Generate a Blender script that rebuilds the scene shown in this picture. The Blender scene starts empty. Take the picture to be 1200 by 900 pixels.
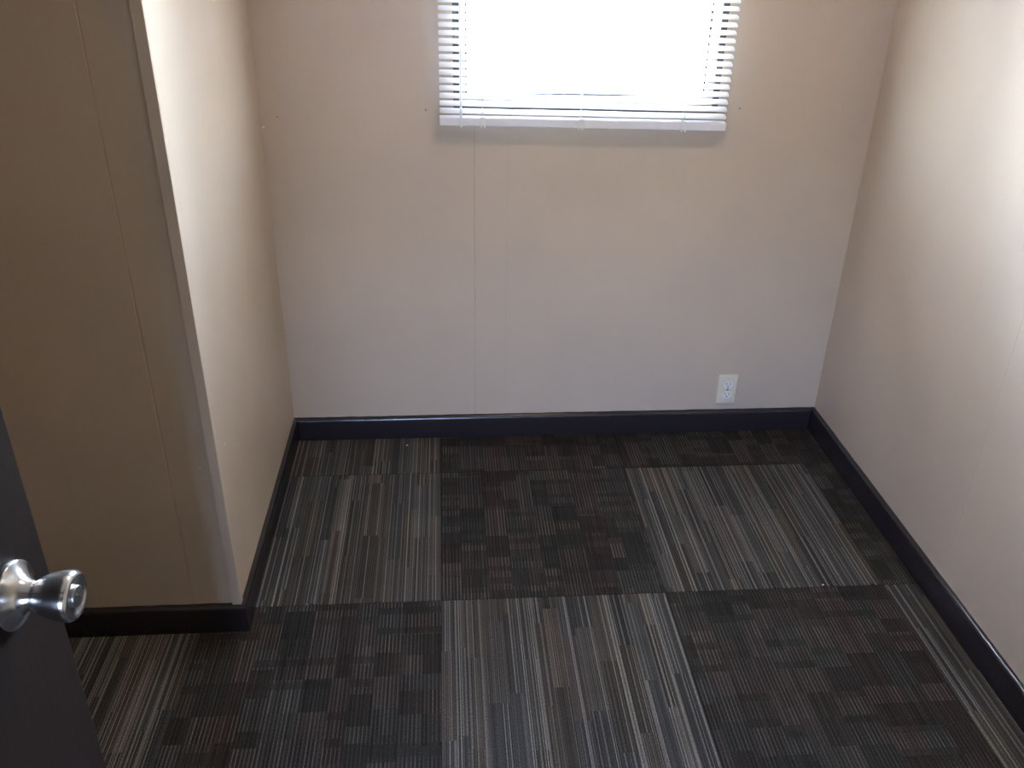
import bpy, bmesh, math, random
from mathutils import Vector, Matrix
random.seed(7)
S = bpy.context.scene
COL = S.collection
PI = math.pi

# ------------------------------------------------------------------ sizes (metres)
W = 1.833            # width of the room at the back wall
YC = -0.919          # front face of the closet box on the left
YF = -2.72           # inside face of the doorway wall
XL = -0.52           # left wall of the entry
H = 2.30             # ceiling
BH, BT = 0.0846, 0.0134   # baseboard
TILE, SX, SY = 0.61, 1.1095, -0.2345

# ------------------------------------------------------------------ node helpers
class NT:
    def __init__(s, name):
        s.m = bpy.data.materials.new(name); s.m.use_nodes = True
        s.t = s.m.node_tree; s.n = s.t.nodes; s.l = s.t.links
        s.bsdf = s.n['Principled BSDF']; s.out = s.n['Material Output']
    def add(s, typ, **kw):
        n = s.n.new(typ)
        for k, v in kw.items(): setattr(n, k, v)
        return n
    def put(s, sock, v):
        if isinstance(v, (int, float)): sock.default_value = v
        elif isinstance(v, (tuple, list)): sock.default_value = v
        else: s.l.new(v, sock)
    def m_(s, op, a, b=None, c=None, clamp=False):
        n = s.add('ShaderNodeMath', operation=op, use_clamp=clamp)
        s.put(n.inputs[0], a)
        if b is not None: s.put(n.inputs[1], b)
        if c is not None: s.put(n.inputs[2], c)
        return n.outputs[0]
    def mr(s, v, a, b, c=0.0, d=1.0, interp='LINEAR'):
        n = s.add('ShaderNodeMapRange', interpolation_type=interp)
        s.put(n.inputs['Value'], v)
        for k, x in (('From Min', a), ('From Max', b), ('To Min', c), ('To Max', d)): s.put(n.inputs[k], x)
        return n.outputs['Result']
    def mixc(s, f, a, b, blend='MIX'):
        n = s.add('ShaderNodeMix', data_type='RGBA', blend_type=blend)
        s.put(n.inputs[0], f); s.put(n.inputs[6], a); s.put(n.inputs[7], b)
        return n.outputs[2]
    def comb(s, x, y, z=0.0):
        n = s.add('ShaderNodeCombineXYZ')
        s.put(n.inputs[0], x); s.put(n.inputs[1], y); s.put(n.inputs[2], z)
        return n.outputs[0]
    def obj(s):
        return s.add('ShaderNodeTexCoord').outputs['Object']
    def sep(s, v):
        n = s.add('ShaderNodeSeparateXYZ'); s.l.new(v, n.inputs[0]); return n.outputs
    def white(s, x, y, z=0.0):
        n = s.add('ShaderNodeTexWhiteNoise', noise_dimensions='3D')
        s.l.new(s.comb(x, y, z), n.inputs['Vector']); return n.outputs['Value'], n.outputs['Color']
    def noise(s, v, scale, detail=2.0, rough=.5):
        n = s.add('ShaderNodeTexNoise'); s.l.new(v, n.inputs['Vector'])
        n.inputs['Scale'].default_value = scale; n.inputs['Detail'].default_value = detail
        n.inputs['Roughness'].default_value = rough
        return n.outputs['Fac'], n.outputs['Color']
    def bump(s, h, dist=1.0, strength=1.0, normal=None):
        n = s.add('ShaderNodeBump'); s.l.new(h, n.inputs['Height'])
        n.inputs['Distance'].default_value = dist; n.inputs['Strength'].default_value = strength
        if normal is not None: s.l.new(normal, n.inputs['Normal'])
        return n.outputs['Normal']

def plain(name, col, rough=.5, metal=0.0, spec=.5, noise=0.0, scale=40., coat=0.):
    k = NT(name); b = k.bsdf
    b.inputs['Roughness'].default_value = rough; b.inputs['Metallic'].default_value = metal
    b.inputs['Specular IOR Level'].default_value = spec
    b.inputs['Coat Weight'].default_value = coat
    c = (*col, 1)
    if noise:
        f, _ = k.noise(k.obj(), scale, 3)
        v = k.mr(f, .3, .7, 1 - noise, 1 + noise)
        n = k.add('ShaderNodeHueSaturation'); k.put(n.inputs['Color'], c); k.put(n.inputs['Value'], v)
        k.l.new(n.outputs[0], b.inputs['Base Color'])
    else: b.inputs['Base Color'].default_value = c
    return k.m

PAINT = (0.51, 0.418, 0.328)

def wall_mat(name, axis, grooves, wave=.0016, marks=(), seed=0.0, rough=.42, PAINT=PAINT, dents=()):
    """satin painted panelling: fine vertical grooves at the given positions along `axis`"""
    k = NT(name); o = k.obj(); xyz = k.sep(o); p = xyz[axis]
    off = k.add('ShaderNodeVectorMath', operation='ADD'); k.l.new(o, off.inputs[0]); off.inputs[1].default_value = (seed, seed*1.7, seed*.6)
    st = k.add('ShaderNodeVectorMath', operation='MULTIPLY'); k.l.new(off.outputs[0], st.inputs[0]); st.inputs[1].default_value = (1, 1, .62)
    # broad waviness of the thin panels and a fine roller / wood-grain texture
    f1, _ = k.noise(st.outputs[0], 2.6, 1.5, .45)
    f2, _ = k.noise(off.outputs[0], 55, 2)
    gr = k.add('ShaderNodeVectorMath', operation='MULTIPLY'); k.l.new(off.outputs[0], gr.inputs[0]); gr.inputs[1].default_value = (1, 1, .05)
    f3, _ = k.noise(gr.outputs[0], 130, 2)
    h = k.m_('MULTIPLY', f1, wave * 6)
    h = k.m_('ADD', h, k.m_('MULTIPLY', f2, .00010))
    h = k.m_('ADD', h, k.m_('MULTIPLY', f3, .00010))
    tot = None
    for g, w, dp in grooves:
        # gentle wobble and breaks, the groove is half filled with paint
        d = k.m_('ABSOLUTE', k.m_('SUBTRACT', p, g))
        s = k.m_('MULTIPLY', k.mr(d, w, 0.0, 0.0, 1.0, 'SMOOTHSTEP'), dp)
        tot = s if tot is None else k.m_('MAXIMUM', tot, s)
    f4, _ = k.noise(off.outputs[0], 3.5, 3)
    col = k.mixc(k.mr(f4, .35, .7), (*PAINT, 1), (PAINT[0]*.93, PAINT[1]*.94, PAINT[2]*.96, 1))
    if tot is not None:
        fill = k.mr(k.noise(off.outputs[0], 9, 2)[0], .3, .6, .45, 1.0)
        tot = k.m_('MULTIPLY', tot, fill)
        h = k.m_('SUBTRACT', h, k.m_('MULTIPLY', tot, .0011))
        col = k.mixc(k.m_('MULTIPLY', tot, .32), col, (.19, .15, .12, 1))
    for (dx, dy, dz, r, dp) in dents:      # shallow dents and bulges in the thin panel
        dv = k.add('ShaderNodeVectorMath', operation='DISTANCE'); k.l.new(o, dv.inputs[0]); dv.inputs[1].default_value = (dx, dy, dz)
        h = k.m_('ADD', h, k.m_('MULTIPLY', k.mr(dv.outputs['Value'], r, 0, 0, 1, 'SMOOTHERSTEP'), dp))
    for (mx, my, mz, r, mc) in marks:
        dv = k.add('ShaderNodeVectorMath', operation='DISTANCE'); k.l.new(o, dv.inputs[0]); dv.inputs[1].default_value = (mx, my, mz)
        col = k.mixc(k.mr(dv.outputs['Value'], r, r*.6, 0, 1), col, (*mc, 1))
    k.l.new(col, k.bsdf.inputs['Base Color'])
    k.l.new(k.bump(h), k.bsdf.inputs['Normal'])
    k.bsdf.inputs['Roughness'].default_value = rough
    k.bsdf.inputs['Specular IOR Level'].default_value = .5
    return k.m

def carpet_mat():
    k = NT('striped carpet tiles'); o = k.obj(); x, y, z = k.sep(o)
    u = k.m_('DIVIDE', k.m_('SUBTRACT', x, SX), TILE); v = k.m_('DIVIDE', k.m_('SUBTRACT', y, SY), TILE)
    i = k.m_('FLOOR', u); j = k.m_('FLOOR', v)
    fu = k.m_('FRACT', u); fv = k.m_('FRACT', v)
    odd = k.m_('FLOORED_MODULO', k.m_('ADD', i, j), 2.0)
    alt = k.m_('SUBTRACT', 1.0, odd)
    firstrow = k.m_('GREATER_THAN', j, -.5)
    r0dark = k.m_('GREATER_THAN', i, -1.5)
    dark = k.m_('ADD', k.m_('MULTIPLY', alt, k.m_('SUBTRACT', 1.0, firstrow)), k.m_('MULTIPLY', r0dark, firstrow))
    tid = k.m_('ADD', k.m_('MULTIPLY', i, 7.13), k.m_('MULTIPLY', j, 3.77))
    # yarn columns
    yarn = k.m_('FLOOR', k.m_('DIVIDE', x, .0026))
    cyc = k.m_('FRACT', k.m_('DIVIDE', x, .0026))
    def vor1(w, scale):
        n = k.add('ShaderNodeTexVoronoi', voronoi_dimensions='1D', feature='F1')
        k.put(n.inputs['W'], w); n.inputs['Scale'].default_value = scale
        return k.sep(n.outputs['Color'])
    # ---------------- light striped tile
    g = vor1(k.m_('ADD', x, k.m_('MULTIPLY', tid, 1.37)), 1/.042)
    seg = k.m_('FLOOR', k.m_('ADD', k.m_('DIVIDE', y, .27), k.m_('MULTIPLY', g[0], 9.0)))
    rp, _ = k.white(yarn, tid, 1.5)
    rs, _ = k.white(yarn, seg, 8.5)
    hg, hc = k.white(k.m_('MULTIPLY', g[1], 311.0), seg, tid)
    hcx = k.sep(hc)
    tone = k.mr(hcx[0], 0, 1, .68, 1.22)
    tone = k.m_('MULTIPLY', tone, k.mr(k.m_('FLOORED_MODULO', yarn, 2.0), 0, 1, .80, 1.2))
    val = k.mr(rs, 0, 1, .036, .078)
    val = k.m_('MULTIPLY', val, tone)
    line = k.m_('MAXIMUM', k.mr(rp, .865, .89, 0, 1), k.m_('MULTIPLY', k.mr(rs, .86, .89, 0, 1), k.mr(hcx[1], .35, .6, .15, .8)))
    lineval = k.mr(k.m_('FRACT', k.m_('MULTIPLY', rp, 37.0)), 0, 1, .11, .20)
    val = k.m_('ADD', k.m_('MULTIPLY', val, k.m_('SUBTRACT', 1.0, line)), k.m_('MULTIPLY', lineval, line))
    tint = k.mixc(k.mr(hcx[2], .45, .75, 0, 1), (.95, .99, 1.03, 1), (1.07, .99, .90, 1))
    tint = k.mixc(k.mr(hg, .90, .93, 0, .6), tint, (1.16, .94, .86, 1))
    tint = k.mixc(k.m_('MULTIPLY', line, .7), tint, (1.03, 1.0, .94, 1))
    lcol = k.mixc(1.0, tint, k.comb(val, val, val), 'MULTIPLY')
    # ---------------- dark plaid tile: pin stripes broken up by soft dark bands and tinted blocks
    pin = k.mr(k.m_('FRACT', k.m_('DIVIDE', x, .0092)), .30, .36, 1, 0)
    gx = vor1(k.m_('ADD', x, k.m_('MULTIPLY', tid, 2.11)), 1/.060)
    gy = vor1(k.m_('ADD', k.m_('ADD', y, k.m_('MULTIPLY', k.m_('FLOOR', k.m_('MULTIPLY', gx[0], 3.0)), .31)), tid), 1/.075)
    b0, bc = k.white(k.m_('MULTIPLY', gx[1], 97.0), k.m_('MULTIPLY', gy[1], 131.0), tid)
    gy2 = vor1(k.m_('ADD', y, k.m_('MULTIPLY', k.m_('FLOOR', k.m_('MULTIPLY', gx[2], 3.0)), .17)), 1/.026)
    bcs = k.sep(bc)
    amp = k.mr(b0, .12, .55, .25, 1.0)
    amp = k.m_('MULTIPLY', amp, k.mr(gy2[0], .16, .24, .18, 1.0))
    rx_, _ = k.white(k.m_('FLOOR', k.m_('DIVIDE', x, .0092)), tid, 2.5)
    amp = k.m_('MULTIPLY', amp, k.mr(rx_, 0, 1, .45, 1.2))
    ry, _ = k.white(yarn, k.m_('MULTIPLY', gy[1], 53.0), 4.5)
    dv = k.mr(ry, 0, 1, .017, .032)
    dv = k.m_('MULTIPLY', dv, k.mr(bcs[0], 0, 1, .8, 1.2))
    lv = k.mr(bcs[1], 0, 1, .035, .068)
    lv = k.m_('MULTIPLY', k.m_('MULTIPLY', lv, pin), amp)
    dval = k.m_('ADD', dv, lv)
    dt = k.mixc(k.mr(bcs[2], .5, .7, 0, 1), (1.08, .97, .92, 1), (.97, 1.0, .99, 1))
    dt = k.mixc(k.mr(gx[0], .78, .84, 0, 1), dt, (1.15, .95, .91, 1))
    dcol = k.mixc(1.0, dt, k.comb(dval, dval, dval), 'MULTIPLY')
    col = k.mixc(dark, lcol, dcol)
    # tufts
    st = k.add('ShaderNodeVectorMath', operation='MULTIPLY'); k.l.new(o, st.inputs[0]); st.inputs[1].default_value = (1, .55, 1)
    ft, _ = k.noise(st.outputs[0], 520, 2)
    fm, _ = k.noise(o, 5, 2)
    tv = k.m_('MULTIPLY', k.mr(ft, .3, .7, .40, 1.48), k.mr(fm, .3, .7, .88, 1.12))
    # seam: a hairline where two tiles butt
    sd = k.m_('MINIMUM', k.m_('MINIMUM', fu, k.m_('SUBTRACT', 1.0, fu)), k.m_('MINIMUM', fv, k.m_('SUBTRACT', 1.0, fv)))
    seam = k.mr(sd, .0045, .001, 0, 1)
    tv = k.m_('MULTIPLY', tv, k.mr(seam, 0, 1, 1.0, .55))
    col = k.mixc(1.0, col, k.comb(k.m_('MULTIPLY', tv, 1.05), k.m_('MULTIPLY', tv, 1.0), k.m_('MULTIPLY', tv, .94)), 'MULTIPLY')
    k.l.new(col, k.bsdf.inputs['Base Color'])
    rib = k.m_('MULTIPLY', k.m_('SINE', k.m_('MULTIPLY', cyc, PI)), .0012)
    h = k.m_('ADD', rib, k.m_('MULTIPLY', ft, .0022))
    h = k.m_('SUBTRACT', h, k.m_('MULTIPLY', seam, .0015))
    k.l.new(k.bump(h, 1.0, .8), k.bsdf.inputs['Normal'])
    k.bsdf.inputs['Roughness'].default_value = .95
    k.bsdf.inputs['Specular IOR Level'].default_value = .05
    k.bsdf.inputs['Sheen Weight'].default_value = .02
    k.bsdf.inputs['Sheen Roughness'].default_value = .5
    return k.m

# ------------------------------------------------------------------ mesh helpers
def finish(bm, name, mat, parent=None, smooth=False, bevel=0., seg=2):
    bmesh.ops.recalc_face_normals(bm, faces=bm.faces)
    me = bpy.data.meshes.new(name); bm.to_mesh(me); bm.free()
    me.materials.append(mat)
    o = bpy.data.objects.new(name, me); COL.objects.link(o)
    if parent: o.parent = parent
    if smooth:
        for p in me.polygons: p.use_smooth = True
    if bevel:
        b = o.modifiers.new('Bevel', 'BEVEL'); b.width = bevel; b.segments = seg; b.limit_method = 'ANGLE'; b.harden_normals = True
        for p in me.polygons: p.use_smooth = True
    return o

def box(bm, a, b, mtx=None):
    x0, y0, z0 = a; x1, y1, z1 = b
    vs = [bm.verts.new((x, y, z)) for x in (x0, x1) for y in (y0, y1) for z in (z0, z1)]
    if mtx is not None:
        for v in vs: v.co = mtx @ v.co
    for f in ((0, 1, 3, 2), (4, 6, 7, 5), (0, 4, 5, 1), (2, 3, 7, 6), (0, 2, 6, 4), (1, 5, 7, 3)):
        bm.faces.new([vs[i] for i in f])

def lathe(bm, prof, n=48, mtx=Matrix.Identity(4), cap0=True, cap1=True):
    rings = []
    for s, r in prof:
        rings.append([bm.verts.new(mtx @ Vector((r*math.cos(2*PI*k/n), r*math.sin(2*PI*k/n), s))) for k in range(n)])
    for a, b in zip(rings, rings[1:]):
        for k in range(n): bm.faces.new((a[k], a[(k+1) % n], b[(k+1) % n], b[k]))
    if cap0: bm.faces.new(rings[0][::-1])
    if cap1: bm.faces.new(rings[-1])

def tube(bm, pts, r, n=10):
    rings = []
    for q, p in enumerate(pts):
        p = Vector(p); d = (Vector(pts[min(q+1, len(pts)-1)]) - Vector(pts[max(q-1, 0)])).normalized()
        a = d.orthogonal().normalized(); b = d.cross(a)
        rr = r[q] if isinstance(r, (list, tuple)) else r
        rings.append([bm.verts.new(p + rr*(math.cos(2*PI*k/n)*a + math.sin(2*PI*k/n)*b)) for k in range(n)])
    for a, b in zip(rings, rings[1:]):
        for k in range(n): bm.faces.new((a[k], a[(k+1) % n], b[(k+1) % n], b[k]))
    bm.faces.new(rings[0][::-1]); bm.faces.new(rings[-1])

def struct(name, mat, *boxes, bevel=0., parent=None):
    bm = bmesh.new()
    for a, b in boxes: box(bm, a, b)
    o = finish(bm, name, mat, parent, bevel=bevel)
    if not parent: o['kind'] = 'structure'
    return o

def thing(name, label, cat, loc, group=None):
    o = bpy.data.objects.new(name, None); COL.objects.link(o); o.location = loc
    o.empty_display_size = .05
    o['label'] = label; o['category'] = cat
    if group: o['group'] = group
    return o

def tag(o, label, cat, group=None):
    o['label'] = label; o['category'] = cat
    if group: o['group'] = group
    return o

# ------------------------------------------------------------------ materials
HOLE = (.10, .07, .05)
m_back = wall_mat('back wall paint', 0, [(.620, .0030, .75), (.721, .0020, .30), (.215, .002, .12), (1.13, .002, .14), (1.54, .002, .10)], .0012,
                  [(.479, 0, 1.1126, .0030, HOLE), (1.414, 0, 1.1207, .0030, HOLE), (.0503, 0, 1.0919, .0028, (.22, .17, .13)), (.0075, 0, 1.0627, .0042, (.75, .66, .56))], 3.3, dents=[(.81, 0, .33, .09, -.0016), (.74, 0, .52, .12, .0016), (.45, 0, .45, .2, -.0015)])
m_right = wall_mat('right wall paint', 1, [(-.915, .0024, .55), (-.735, .002, .25), (-.31, .002, .2), (-1.32, .003, .6), (-1.9, .003, .6)], .0032, [], 11.2, dents=[(W, -.44, .80, .10, -.0040), (W, -.30, .60, .13, -.0050), (W, -.37, .70, .06, .0015), (W, -.62, .55, .20, .0035)])
m_clos = wall_mat('closet front paint', 0, [(-.1145, .0028, .65), (-.34, .003, .15)], .0010,
                  [(-.0448, YC, .4884, .0035, (.62, .54, .44)), (-.0410, YC, .4900, .0030, (.62, .54, .44))], 6.1)
m_side = wall_mat('closet side paint', 1, [(-.35, .002, .2), (-.62, .002, .2)], .0016, [(.0, -.84, .503, .004, (.72, .64, .54))], 8.4)
m_plain = wall_mat('bounce-cutting brown for unseen walls', 1, [(-1.4, .003, .6), (-1.9, .003, .6)], .0012, [], 1.9, PAINT=(.40, .30, .21))  # unseen walls; brown made up so less, warmer bounce reaches the closet front
m_trim = wall_mat('painted corner trim', 0, [], .00008, [], 4.4, .38)
m_ceil = plain('ceiling paint', (.84, .82, .77), .8, noise=.05)
m_carpet = carpet_mat()

kb = NT('glossy dark brown baseboard paint')
f, _ = kb.noise(kb.obj(), 28, 2); f2, _ = kb.noise(kb.obj(), 180, 2)
kb.bsdf.inputs['Base Color'].default_value = (.019, .016, .019, 1)
kb.bsdf.inputs['Roughness'].default_value = .24
kb.l.new(kb.bump(kb.m_('ADD', kb.m_('MULTIPLY', f, .0012), kb.m_('MULTIPLY', f2, .0001))), kb.bsdf.inputs['Normal'])
m_base = kb.m

kd = NT('dark brown door paint')
o_ = kd.obj(); f, _ = kd.noise(o_, 6, 2); f2, _ = kd.noise(o_, 120, 3)
col = kd.mixc(kd.mr(f, .3, .7), (.0130, .0088, .0080, 1), (.0165, .0112, .0100, 1))
kd.l.new(col, kd.bsdf.inputs['Base Color'])
kd.bsdf.inputs['Roughness'].default_value = .46; kd.bsdf.inputs['Specular IOR Level'].default_value = .12
kd.l.new(kd.bump(kd.m_('MULTIPLY', f2, .00025)), kd.bsdf.inputs['Normal'])
m_door = kd.m

km = NT('brushed satin steel')
o_ = km.obj(); st = km.add('ShaderNodeVectorMath', operation='MULTIPLY'); km.l.new(o_, st.inputs[0]); st.inputs[1].default_value = (60, 60, 2600)
f, _ = km.noise(st.outputs[0], 1.0, 2)
km.bsdf.inputs['Base Color'].default_value = (.60, .60, .61, 1); km.bsdf.inputs['Metallic'].default_value = 1
km.l.new(km.mr(f, .3, .7, .22, .25), km.bsdf.inputs['Roughness'])
km.bsdf.inputs['Anisotropic'].default_value = .75; km.bsdf.inputs['Anisotropic Rotation'].default_value = .25
tg = km.add('ShaderNodeTangent', direction_type='RADIAL', axis='Z'); km.l.new(tg.outputs[0], km.bsdf.inputs['Tangent'])
m_steel = km.m
m_steel_dk = plain('darker steel face', (.42, .42, .43), .3, 1.0, noise=.05)  # turn button steel, darker than the knob's
m_black = plain('black recess', (.012, .012, .012), .7)

def vinyl(name, col, trans):
    k = NT(name); b = k.bsdf
    f, _ = k.noise(k.obj(), 30, 2)
    c = k.mixc(k.mr(f, .3, .7), (*col, 1), (col[0]*.97, col[1]*.97, col[2]*.98, 1))
    k.l.new(c, b.inputs['Base Color'])
    b.inputs['Roughness'].default_value = .38
    if trans:
        t = k.add('ShaderNodeBsdfTranslucent'); k.l.new(c, t.inputs['Color'])
        mx = k.add('ShaderNodeMixShader'); mx.inputs[0].default_value = trans
        k.l.new(b.outputs[0], mx.inputs[1]); k.l.new(t.outputs[0], mx.inputs[2]); k.l.new(mx.outputs[0], k.out.inputs[0])
    return k.m
m_slat = vinyl('white vinyl slat', (.86, .87, .89), .22)
m_rail = vinyl('white vinyl rail', (.84, .85, .90), .08)
m_clip = vinyl('clear white clip', (.90, .91, .93), .25)
m_wand = vinyl('clear wand', (.86, .87, .88), .35)
m_cord = plain('white cord', (.85, .85, .85), .8, noise=.05, scale=300)
m_alu = plain('mill aluminium window frame', (.62, .63, .65), .4, .6, noise=.06)
m_gask = plain('dark bronze frame edge', (.045, .042, .042), .5, noise=.15)
m_ivory = plain('ivory outlet plate', (.66, .60, .47), .33, noise=.03, scale=15)
m_recep = plain('white receptacle face', (.72, .71, .66), .35, noise=.03, scale=60)
m_slot = plain('dark slot', (.02, .018, .016), .6)
m_screw = plain('steel screw', (.40, .38, .35), .35, .9, noise=.1, scale=300)

def glass(name, tint):
    kg = NT(name)
    tr = kg.add('ShaderNodeBsdfTransparent'); tr.inputs[0].default_value = (*tint, 1)
    gl = kg.add('ShaderNodeBsdfGlossy'); gl.inputs['Roughness'].default_value = .02
    fr = kg.add('ShaderNodeFresnel'); fr.inputs[0].default_value = 1.45
    mx = kg.add('ShaderNodeMixShader')
    kg.l.new(kg.m_('MULTIPLY', fr.outputs[0], .8), mx.inputs[0]); kg.l.new(tr.outputs[0], mx.inputs[1]); kg.l.new(gl.outputs[0], mx.inputs[2])
    kg.l.new(mx.outputs[0], kg.out.inputs[0]); kg.n.remove(kg.bsdf)
    return kg.m
m_glass = glass('window glass', (.95, .97, .97))
m_tint = glass('hallway light-dimming glass', (.30, .35, .44))  # tint added to dim and cool the daylight from behind the camera

kgr = NT('sunlit gravel yard')
f, _ = kgr.noise(kgr.obj(), 1.2, 6, .7)
kgr.l.new(kgr.mixc(f, (.42, .40, .36, 1), (.66, .64, .60, 1)), kgr.bsdf.inputs['Base Color']); kgr.bsdf.inputs['Roughness'].default_value = .9
m_yard = kgr.m

# ------------------------------------------------------------------ room shell
T_ = .10
WX0, WX1, WZ0, WZ1 = .5765, 1.3275, 1.131, 2.02      # window opening
XR = W + .001
struct('floor', m_carpet, ((-.9, -4.0, -.40), (2.3, .0, 0)))
struct('ceiling', m_ceil, ((-1.0, -4.1, H), (2.4, T_, H + .08)))

def wall_grid(name, mat, axis, pos, thick, lo, hi, hole=None):
    """a wall slab; axis 0: normal along x, axis 1: normal along y; hole=(a0,a1,z0,z1)"""
    bm = bmesh.new()
    def add(a0, a1, z0, z1):
        if axis == 1: box(bm, (a0, pos, z0), (a1, pos + thick, z1))
        else: box(bm, (pos, a0, z0), (pos + thick, a1, z1))
    if hole:
        a0, a1, z0, z1 = hole
        add(lo, a0, 0, H); add(a1, hi, 0, H)
        if z0 > 0: add(a0, a1, 0, z0)
        add(a0, a1, z1, H)
    else: add(lo, hi, 0, H)
    o = finish(bm, name, mat); o['kind'] = 'structure'; return o
wall_grid('wall_back', m_back, 1, 0, T_, XL - .1, W + .1, (WX0, WX1, WZ0, WZ1))
wall_grid('wall_right', m_right, 0, W, T_, YF - .1, 0)
wall_grid('wall_closet_side', m_side, 0, -.05, .05, YC + .05, 0)
wall_grid('wall_closet_front', m_clos, 1, YC, .05, XL, 0)
wall_grid('wall_left', m_plain, 0, XL - .1, .1, YF - .1, 0)
DX0, DX1 = .036, .87
wall_grid('wall_front', m_plain, 1, YF - .1, .1, XL, W, (DX0, DX1, 0, 2.06))
HX0, HX1, HZ0, HZ1 = -.46, .50, .60, 1.40                # unseen hallway window behind the camera; size and place set for its light
wall_grid('wall_hallway', m_plain, 1, -4.0, .1, -.9, 2.3, (HX0, HX1, HZ0, HZ1))
wall_grid('wall_hallway_left', m_plain, 0, -.9, .1, -3.9, YF - .1)
wall_grid('wall_hallway_right', m_plain, 0, 2.2, .1, -3.9, YF - .1)
struct('wall_hallway_near_left', m_plain, ((-.8, YF - .1, 0), (XL - .1, YF - .02, H)))
struct('wall_hallway_near_right', m_plain, ((W + .1, YF - .1, 0), (2.2, YF - .02, H)))
struct('ground', m_yard, ((-60, -60, -.45), (60, 60, -.40)))

# corner moulding on the closet's outer corner (L shape: wide leg on the front, thin edge on the side)
bm = bmesh.new()
box(bm, (-.0205, YC - .0060, BH - .002), (.0025, YC, H)); box(bm, (0, YC, BH - .002), (.0025, YC + .012, H))
o = finish(bm, 'trim_1', m_trim, bevel=.0010); o['kind'] = 'structure'

# ------------------------------------------------------------------ baseboards
def baseboard(name, p0, p1, nrm, m0, m1, seed):
    """profile swept p0->p1 along the wall, sticking out along nrm; m = shift of the outer edge at the ends (mitre)"""
    rnd = random.Random(seed)
    prof = [(0, 0), (BT, 0), (BT, BH - .014), (BT - .0012, BH - .0085), (BT - .0040, BH - .0035), (BT - .0080, BH - .0008), (-.0005, BH + .0004)]
    p0 = Vector(p0); p1 = Vector(p1); d = (p1 - p0); L = d.length; d.normalize(); n = Vector(nrm)
    N = max(8, int(L / .012)); bm = bmesh.new(); rings = []
    wob = [rnd.uniform(-1, 1) for _ in range(N + 3)]
    for k in range(N + 1):
        t = k / N; w = (wob[k] + wob[k+1] + wob[k+2]) / 3
        ring = []
        for q, (dd, zz) in enumerate(prof):
            a = t * L + (m0 * (1 - t) + m1 * t) * dd
            zz2 = zz + (w * .0011 if q == 6 else w * .0004 if q >= 4 else 0)
            ring.append(bm.verts.new(p0 + d * a + n * dd + Vector((0, 0, zz2))))
        rings.append(ring)
    c = len(prof)
    for a, b in zip(rings, rings[1:]):
        for q in range(c): bm.faces.new((a[q], a[(q+1) % c], b[(q+1) % c], b[q]))
    bm.faces.new(rings[0]); bm.faces.new(rings[-1][::-1])
    o = finish(bm, name, m_base, smooth=True)
    e = o.modifiers.new('es', 'EDGE_SPLIT'); e.split_angle = math.radians(50)
    o['kind'] = 'structure'; return o
baseboard('baseboard_back', (0, 0, 0), (W, 0, 0), (0, -1, 0), 1, -1, 1)
baseboard('baseboard_right', (W, 0, 0), (W, YF, 0), (-1, 0, 0), 1, -1, 2)
baseboard('baseboard_left', (0, 0, 0), (0, YC, 0), (1, 0, 0), 1, 1, 3)
baseboard('baseboard_closet', (0, YC, 0), (XL, YC, 0), (0, -1, 0), -1, -1, 4)
baseboard('baseboard_entry', (XL, YC, 0), (XL, YF, 0), (1, 0, 0), 1, -1, 5)

# ------------------------------------------------------------------ window
def ring_boxes(x0, x1, z0, z1, w, y0, y1):
    return [((x0, y0, z0), (x1, y1, z0 + w)), ((x0, y0, z1 - w), (x1, y1, z1)),
            ((x0, y0, z0 + w), (x0 + w, y1, z1 - w)), ((x1 - w, y0, z0 + w), (x1, y1, z1 - w))]
win = struct('window_1', m_alu, *ring_boxes(WX0 + .001, WX1 - .001, WZ0 + .001, WZ1 - .001, .018, .012, .075))
e_ = .018
struct('window_casing', m_gask, *ring_boxes(WX0 - .017, WX1 + .017, WZ0 - .021, WZ1 + .018, .0175, -.004, -.0002), parent=win)
struct('gasket', m_gask, *ring_boxes(WX0 + e_, WX1 - e_, WZ0 + e_, WZ1 - e_, .007, .030, .045), parent=win)
mid = (WZ0 + WZ1) / 2 + .05
struct('meeting_rail', m_alu, ((WX0 + e_ + .007, .025, mid - .014), (WX1 - e_ - .007, .055, mid + .014)), parent=win)
struct('pane', m_glass, ((WX0 + e_ + .0005, .040, WZ0 + e_ + .0005), (WX1 - e_ - .0005, .043, WZ1 - e_ - .0005)), parent=win)

hw_ = struct('window_2', m_alu, *ring_boxes(HX0 + .001, HX1 - .001, HZ0 + .001, HZ1 - .001, .025, -3.985, -3.93))
struct('pane', m_tint, ((HX0 + .0265, -3.962, HZ0 + .0265), (HX1 - .0265, -3.958, HZ1 - .0265)), parent=hw_)

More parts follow.
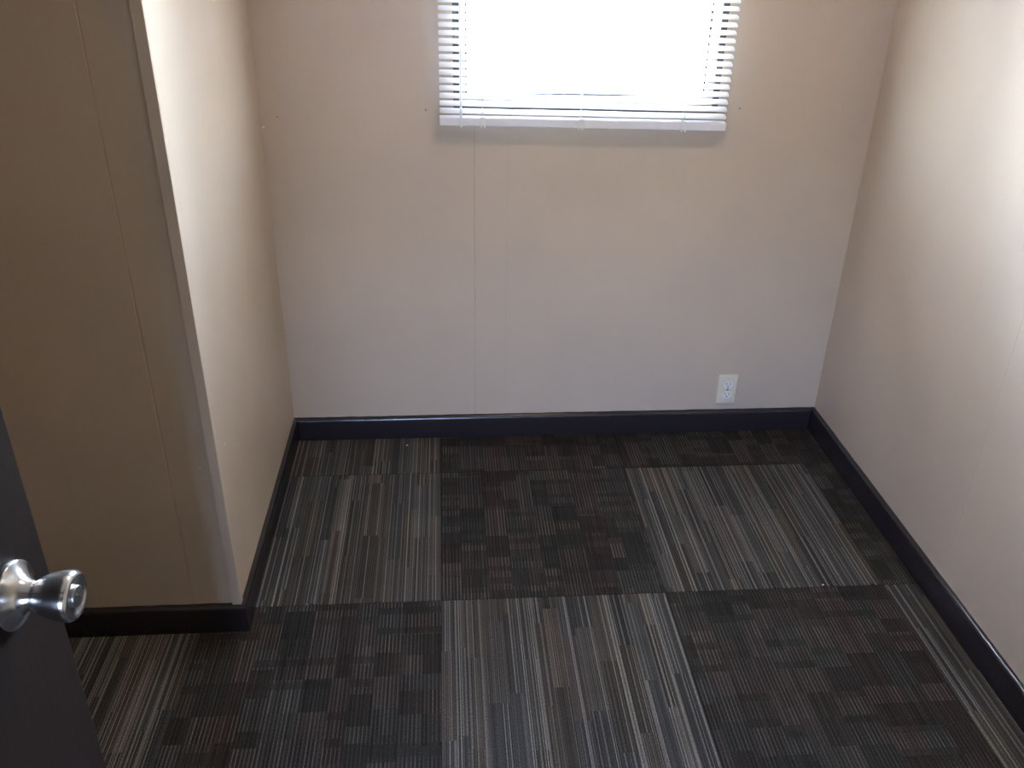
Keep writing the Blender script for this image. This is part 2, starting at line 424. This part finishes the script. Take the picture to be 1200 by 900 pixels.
# ------------------------------------------------------------------ blind
BX0, BX1, BY = .5185, 1.3625, -.040
ZT = 2.085
bl = thing('window_blind', 'white horizontal slat blind with tilt wand hanging over the bright window', 'blind', (.5*(BX0+BX1), 0, 1.066))
LOC = Vector((.5*(BX0+BX1), 0, 1.066))
SAG = -.0180          # the blind hangs a little lower on its right end
def shear(o):
    for v in o.data.vertices: v.co.z += SAG * (v.co.x - BX0)
    return o
def shift(o): o.location = -LOC; return shear(o)
tilt = math.radians(25)
bm = bmesh.new(); PITCH = .0210
ZS0 = 1.1195; zs = []
z = ZS0
while z < ZT - .035: zs.append(z); z += PITCH
hw = .0125
for zc in zs:
    jit = random.uniform(-.006, .006)
    a = tilt + jit; ca, sa = math.cos(a), math.sin(a)
    secs = [(BX0 + .0010, .72), (BX0 + .0030, .93), (BX0 + .006, 1.0)]
    N = 10
    for k in range(1, N): secs.append((BX0 + .006 + (BX1 - BX0 - .012) * k / N, 1.0))
    secs += [(BX1 - .006, 1.0), (BX1 - .003, .93), (BX1 - .001, .72)]
    rings = []
    for (xx, sc) in secs:
        sag = -.0006 * math.sin(PI * (xx - BX0) / (BX1 - BX0) * 2.0) ** 2
        top = []; bot = []
        for q in range(7):
            w = (q / 6 * 2 - 1)          # -1 room side, +1 window side
            crown = .0016 * (1 - w*w)
            for lst, off in ((top, .0004), (bot, -.0004)):
                yy = w * hw * sc; zz = crown + off
                # room-side edge hangs low
                lst.append(bm.verts.new((xx, BY + yy*ca - zz*sa, zc + sag + yy*sa + zz*ca)))
        rings.append(top + bot[::-1])
    c = len(rings[0])
    for r0, r1 in zip(rings, rings[1:]):
        for q in range(c): bm.faces.new((r0[q], r0[(q+1) % c], r1[(q+1) % c], r1[q]))
    bm.faces.new(rings[0]); bm.faces.new(rings[-1][::-1])
sl = shift(finish(bm, 'slats', m_slat, bl, smooth=True))
e = sl.modifiers.new('es', 'EDGE_SPLIT'); e.split_angle = math.radians(50)
# bottom rail: slightly tipped towards the room
bm = bmesh.new()
ra = math.radians(5); rz = 1.0925
mt = Matrix.Translation((0, BY - .001, rz)) @ Matrix.Rotation(ra, 4, 'X')
RD, RH = .0130, .0118
box(bm, (BX0, -RD, -RH), (BX1, RD, RH), mt)
rail = shift(finish(bm, 'bottom_rail', m_rail, bl, bevel=.0025, seg=3))
for cx in (.6430, .9300, 1.2350):
    bm = bmesh.new()
    box(bm, (cx - .0075, -RD - .0022, -RH + .002), (cx + .0075, -RD + .0015, RH + .0022), mt)      # face of the clip
    box(bm, (cx - .0060, -RD - .0022, RH - .0005), (cx + .0060, RD * .4, RH + .0022), mt)          # lip over the top
    for s in (-1, 1):                                                                              # the two prongs under it
        lathe(bm, [(-.0045, .0016), (-.0032, .0030), (0, .0034), (.006, .0030)], 14, mt @ Matrix.Translation((cx + s*.0052, -RD + .0005, -RH - .0005)))
    c = shear(finish(bm, 'cord_clip', m_clip, rail, bevel=.0010))
    for p in c.data.polygons: p.use_smooth = True
    bm = bmesh.new()
    yo = hw * math.cos(tilt) + .0012
    for s in (-1, 1):
        tube(bm, [(cx, BY + s*yo, rz + RH * .6 + s*.003), (cx, BY + s*yo, ZT - .01)], .0008, 8)
    for zc in zs:
        tube(bm, [(cx - .001, BY - yo, zc - hw*math.sin(tilt) - .001), (cx - .001, BY + yo, zc + hw*math.sin(tilt) - .001)], .0004, 6)
    shift(finish(bm, 'ladder_cord', m_cord, bl, smooth=True))
bm = bmesh.new()
box(bm, (BX0 - .001, BY - .014, ZT - .018), (BX1 + .001, BY + .014, ZT + .010))
shift(finish(bm, 'headrail', m_rail, bl, bevel=.002))
for xx in (BX0 + .03, BX1 - .05):
    bm = bmesh.new(); box(bm, (xx, BY - .016, ZT - .019), (xx + .022, -.0005, ZT + .012))
    shift(finish(bm, 'bracket', m_rail, bl, bevel=.001))
bm = bmesh.new()
wx = .5800
tube(bm, [(wx, -.070, 1.0800), (wx, -.070, 1.0830), (wx, -.070, 1.098), (wx, -.0695, 1.100), (wx + .0004, -.066, 2.040), (wx + .0004, -.060, 2.055)],
     [.0028, .0043, .0043, .0034, .0034, .0020], 6)
tube(bm, [(wx + .0004, -.060, 2.050), (wx + .0004, -.056, 2.064), (wx + .0004, -.050, 2.074), (wx + .0004, BY, 2.076)], .0016, 8)
shift(finish(bm, 'tilt_wand', m_wand, bl))

# ------------------------------------------------------------------ outlet
OC = Vector((1.5030, 0, .1652))
ou = thing('wall_outlet', 'ivory duplex outlet plate low on the back wall above the baseboard', 'outlet', (OC.x, 0, OC.z - .057))
oo = Vector((0, 0, .057))
def plate(bm, w, h, d):
    # softly domed cover plate
    secs = [(w/2, h/2, 0), (w/2, h/2, .0028), (w/2 - .0018, h/2 - .0018, d - .0012), (w/2 - .0048, h/2 - .0048, d)]
    rings = []
    for a, b, y in secs:
        r = min(.004, a*.2); ring = []
        for cx, cz, st in ((a-r, b-r, 0), (-a+r, b-r, 1), (-a+r, -b+r, 2), (a-r, -b+r, 3)):
            for q in range(5):
                t = PI/2*(st + q/4); ring.append(bm.verts.new((cx + r*math.cos(t), -y, cz + r*math.sin(t))))
        rings.append(ring)
    n = len(rings[0])
    for a, b in zip(rings, rings[1:]):
        for q in range(n): bm.faces.new((a[q], a[(q+1) % n], b[(q+1) % n], b[q]))
    bm.faces.new(rings[0][::-1]); bm.faces.new(rings[-1])
bm = bmesh.new(); plate(bm, .070, .1145, .0062)
p = finish(bm, 'cover_plate', m_ivory, ou, smooth=True); p.location = oo
e = p.modifiers.new('es', 'EDGE_SPLIT'); e.split_angle = math.radians(40)
for s in (1, -1):
    bm = bmesh.new(); n = 40; r = .0172; cut = .0142; y0, y1 = -.0055, -.0078
    pts = []
    for k in range(n):
        a = 2*PI*k/n; pts.append((r*math.cos(a), max(-cut, min(cut, r*math.sin(a)))))
    A = [bm.verts.new((a, y0, b)) for a, b in pts]; B = [bm.verts.new((a*.97, y1, b*.97)) for a, b in pts]
    for k in range(n): bm.faces.new((A[k], A[(k+1) % n], B[(k+1) % n], B[k]))
    bm.faces.new(A[::-1]); bm.faces.new(B)
    rc = finish(bm, 'receptacle', m_recep, ou); rc.location = oo + Vector((0, 0, s*.0195)); rc['label'] = 'white receptacle face with three dark slots'
    for (dx, w, h) in ((-.0066, .0011, .0040), (.0066, .0011, .0034)):
        bm = bmesh.new(); box(bm, (dx - w, -.0081, .0035 - h), (dx + w, -.0070, .0035 + h)); finish(bm, 'slot', m_slot, rc, bevel=.0003)
    bm = bmesh.new(); lathe(bm, [(0, .0025), (.0012, .0025)], 18, Matrix.Translation((0, -.0070, -.0070)) @ Matrix.Rotation(PI/2, 4, 'X')); finish(bm, 'ground_hole', m_slot, rc)
bm = bmesh.new(); lathe(bm, [(0, .0040), (.0012, .0038), (.0019, .0028)], 20, Matrix.Translation((0, -.0060, 0)) @ Matrix.Rotation(PI/2, 4, 'X'))
sc = finish(bm, 'screw', m_screw, ou, smooth=True); sc.location = oo
bm = bmesh.new(); box(bm, (-.0030, -.0082, -.0004), (.0030, -.0070, .0004)); finish(bm, 'slot', m_slot, sc)

# ------------------------------------------------------------------ door
u = Vector((.0739, .99726, 0)); nrm = Vector((u.y, -u.x, 0))
E = Vector((.10157, -1.89163, 0)); DW, DT, DH = .806, .035, 2.03
hinge = E - u * DW
DM = Matrix(((u.x, nrm.x, 0, hinge.x), (u.y, nrm.y, 0, hinge.y), (0, 0, 1, 0), (0, 0, 0, 1)))   # local x along door, y = face normal
bm = bmesh.new(); box(bm, (0, -DT, .008), (DW, 0, DH))
door = finish(bm, 'door_1', m_door, bevel=.0016); door.matrix_world = DM; door['kind'] = 'structure'
KZ, KX = 1.0270, DW - .070
knob_m = Matrix.Translation((KX, 0, KZ)) @ Matrix.Rotation(-PI/2, 4, 'X')   # local z -> door +y
def smooth_prof(pts, n=6):
    """Catmull-Rom through the points"""
    out = []
    for k in range(len(pts) - 1):
        p0 = pts[max(k-1, 0)]; p1 = pts[k]; p2 = pts[k+1]; p3 = pts[min(k+2, len(pts)-1)]
        for q in range(n):
            t = q / n
            out.append(tuple(.5*((2*b) + (c-a)*t + (2*a-5*b+4*c-d)*t*t + (-a+3*b-3*c+d)*t**3) for a, b, c, d in zip(p0, p1, p2, p3)))
    out.append(pts[-1]); return out
bm = bmesh.new()
prof = smooth_prof([(.0248, .0105), (.0250, .0130), (.0258, .0142), (.0320, .0182), (.0410, .0220), (.0500, .0244), (.0565, .0255), (.0612, .0255), (.0646, .0240), (.0662, .0212), (.0662, .0186), (.0654, .0158), (.0648, .0126), (.0646, .0108)])
lathe(bm, prof, 72)
kn = finish(bm, 'doorknob', m_steel, door, smooth=True); kn.matrix_local = knob_m; kn['label'] = 'brushed steel tulip doorknob'
bm = bmesh.new()
lathe(bm, [(.0003, .0335), (.0006, .0346), (.0052, .0350), (.0068, .0346), (.0072, .0338)] + smooth_prof([(.0076, .0326), (.0092, .0282), (.0118, .0232), (.0150, .0190), (.0190, .0163), (.0230, .0148), (.0250, .0142)]), 72)
finish(bm, 'rosette', m_steel, kn, smooth=True)
bm = bmesh.new()
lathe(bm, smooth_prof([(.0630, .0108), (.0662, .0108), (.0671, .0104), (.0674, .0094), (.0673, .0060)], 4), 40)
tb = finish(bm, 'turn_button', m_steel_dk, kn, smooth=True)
bm = bmesh.new(); box(bm, (-.0050, -.0009, .0668), (.0050, .0009, .0684), Matrix.Rotation(math.radians(60), 4, 'Z'))
finish(bm, 'button_bar', m_steel, kn, bevel=.0006)
# doorway jambs
jb = struct('trim_2', m_base, ((DX0 + .0, YF - .1, 0), (DX0 + .004, YF, 2.06)), ((DX1 - .004, YF - .1, 0), (DX1, YF, 2.06)), ((DX0 + .004, YF - .1, 2.056), (DX1 - .004, YF, 2.06)))

# ------------------------------------------------------------------ lint on the carpet
m_lint = plain('white lint', (.80, .78, .72), .9, noise=.1, scale=400)
def lint(name, loc, r, label, grp):
    bm = bmesh.new(); bmesh.ops.create_icosphere(bm, subdivisions=2, radius=r)
    rn = random.Random(int(loc[0]*1e4))
    for v in bm.verts:
        v.co *= rn.uniform(.75, 1.2); v.co.z *= .55; v.co.x *= 1.25
    o = finish(bm, name, m_lint, smooth=True); o.location = (loc[0], loc[1], r*.40)
    tag(o, label, 'lint', grp)
lint('lint_speck', (.3836, -.060), .0026, 'white lint speck on the carpet close to the back baseboard', 'lint specks')
lint('lint_speck', (1.5533, -.8365), .0024, 'white lint speck at a carpet tile seam near the right wall', 'lint specks')

# ------------------------------------------------------------------ ceiling lamp above the frame
m_bulb = NT('lamp glass'); m_bulb.bsdf.inputs['Emission Color'].default_value = (1, .79, .57, 1)
LAMP = 29.0
m_bulb.bsdf.inputs['Emission Strength'].default_value = LAMP
m_lamp = plain('lamp base', (.7, .68, .62), .4, noise=.03)
cl = thing('ceiling_lamp', 'round glass dome lamp on the room ceiling', 'lamp', (.95, -1.02, H))
bm = bmesh.new(); lathe(bm, [(-.001, .14), (-.018, .14), (-.022, .135)], 48); finish(bm, 'lamp_base', m_lamp, cl, smooth=True)
bm = bmesh.new(); lathe(bm, [(-.022, .125), (-.045, .118), (-.068, .095), (-.084, .055), (-.089, .012)], 48); finish(bm, 'lamp_shade', m_bulb.m, cl, smooth=True)

# ------------------------------------------------------------------ light
wd = bpy.data.worlds.new('World'); S.world = wd; wd.use_nodes = True
nt = wd.node_tree; bg = nt.nodes['Background']
sk = nt.nodes.new('ShaderNodeTexSky'); sk.sky_type = 'NISHITA'; sk.sun_disc = False
sk.sun_elevation = math.radians(48); sk.sun_rotation = math.radians(180); sk.air_density = 1.0; sk.dust_density = 3.0; sk.ozone_density = 1.0
mixn = nt.nodes.new('ShaderNodeMix'); mixn.data_type = 'RGBA'; mixn.inputs[0].default_value = .75
nt.links.new(sk.outputs[0], mixn.inputs[6]); mixn.inputs[7].default_value = (.645, .66, .68, 1)
nt.links.new(mixn.outputs[2], bg.inputs[0])
bg.inputs[1].default_value = 57.0

sun = bpy.data.lights.new('sun', 'SUN'); sun.energy = 235; sun.angle = math.radians(.6); sun.color = (1, .95, .86)
so = bpy.data.objects.new('sun', sun); COL.objects.link(so)
so.rotation_euler = (0, math.radians(-40), 0)      # high, from the side: lights the yard, enters neither window

def portal(loc, rx, sx, sy):
    pl = bpy.data.lights.new('window_portal', 'AREA'); pl.shape = 'RECTANGLE'; pl.size = sx; pl.size_y = sy; pl.energy = 1
    po = bpy.data.objects.new('window_portal', pl); COL.objects.link(po)
    po.location = loc; po.rotation_euler = (rx, 0, 0); pl.cycles.is_portal = True
portal(((WX0+WX1)/2, .085, (WZ0+WZ1)/2), -PI/2, WX1 - WX0, WZ1 - WZ0)
portal(((HX0+HX1)/2, -3.995, (HZ0+HZ1)/2), PI/2, HX1 - HX0, HZ1 - HZ0)

# ------------------------------------------------------------------ camera
cam = bpy.data.cameras.new('Camera'); co = bpy.data.objects.new('Camera', cam); COL.objects.link(co)
R = [[0.9972939015007831, -0.0714658189304064, 0.017248500049353365], [0.018530555845817347, 0.47139818926987886, 0.8817257882432181], [0.07114416721974628, 0.8790201271175113, -0.4714468406861191]]
mw = Matrix(((R[0][0], R[1][0], -R[2][0], .5313142), (R[0][1], R[1][1], -R[2][1], -2.6641916), (R[0][2], R[1][2], -R[2][2], 1.6291714), (0, 0, 0, 1)))
co.matrix_world = mw
cam.sensor_fit = 'HORIZONTAL'; cam.sensor_width = 36.0; cam.lens = 1036.627 / 1200 * 36.0; cam.clip_start = .01
S.camera = co
S.view_settings.view_transform = 'Standard'; S.view_settings.look = 'None'
S.view_settings.gamma = 1.0; S.view_settings.use_curve_mapping = False
S.view_settings.exposure = 1.0
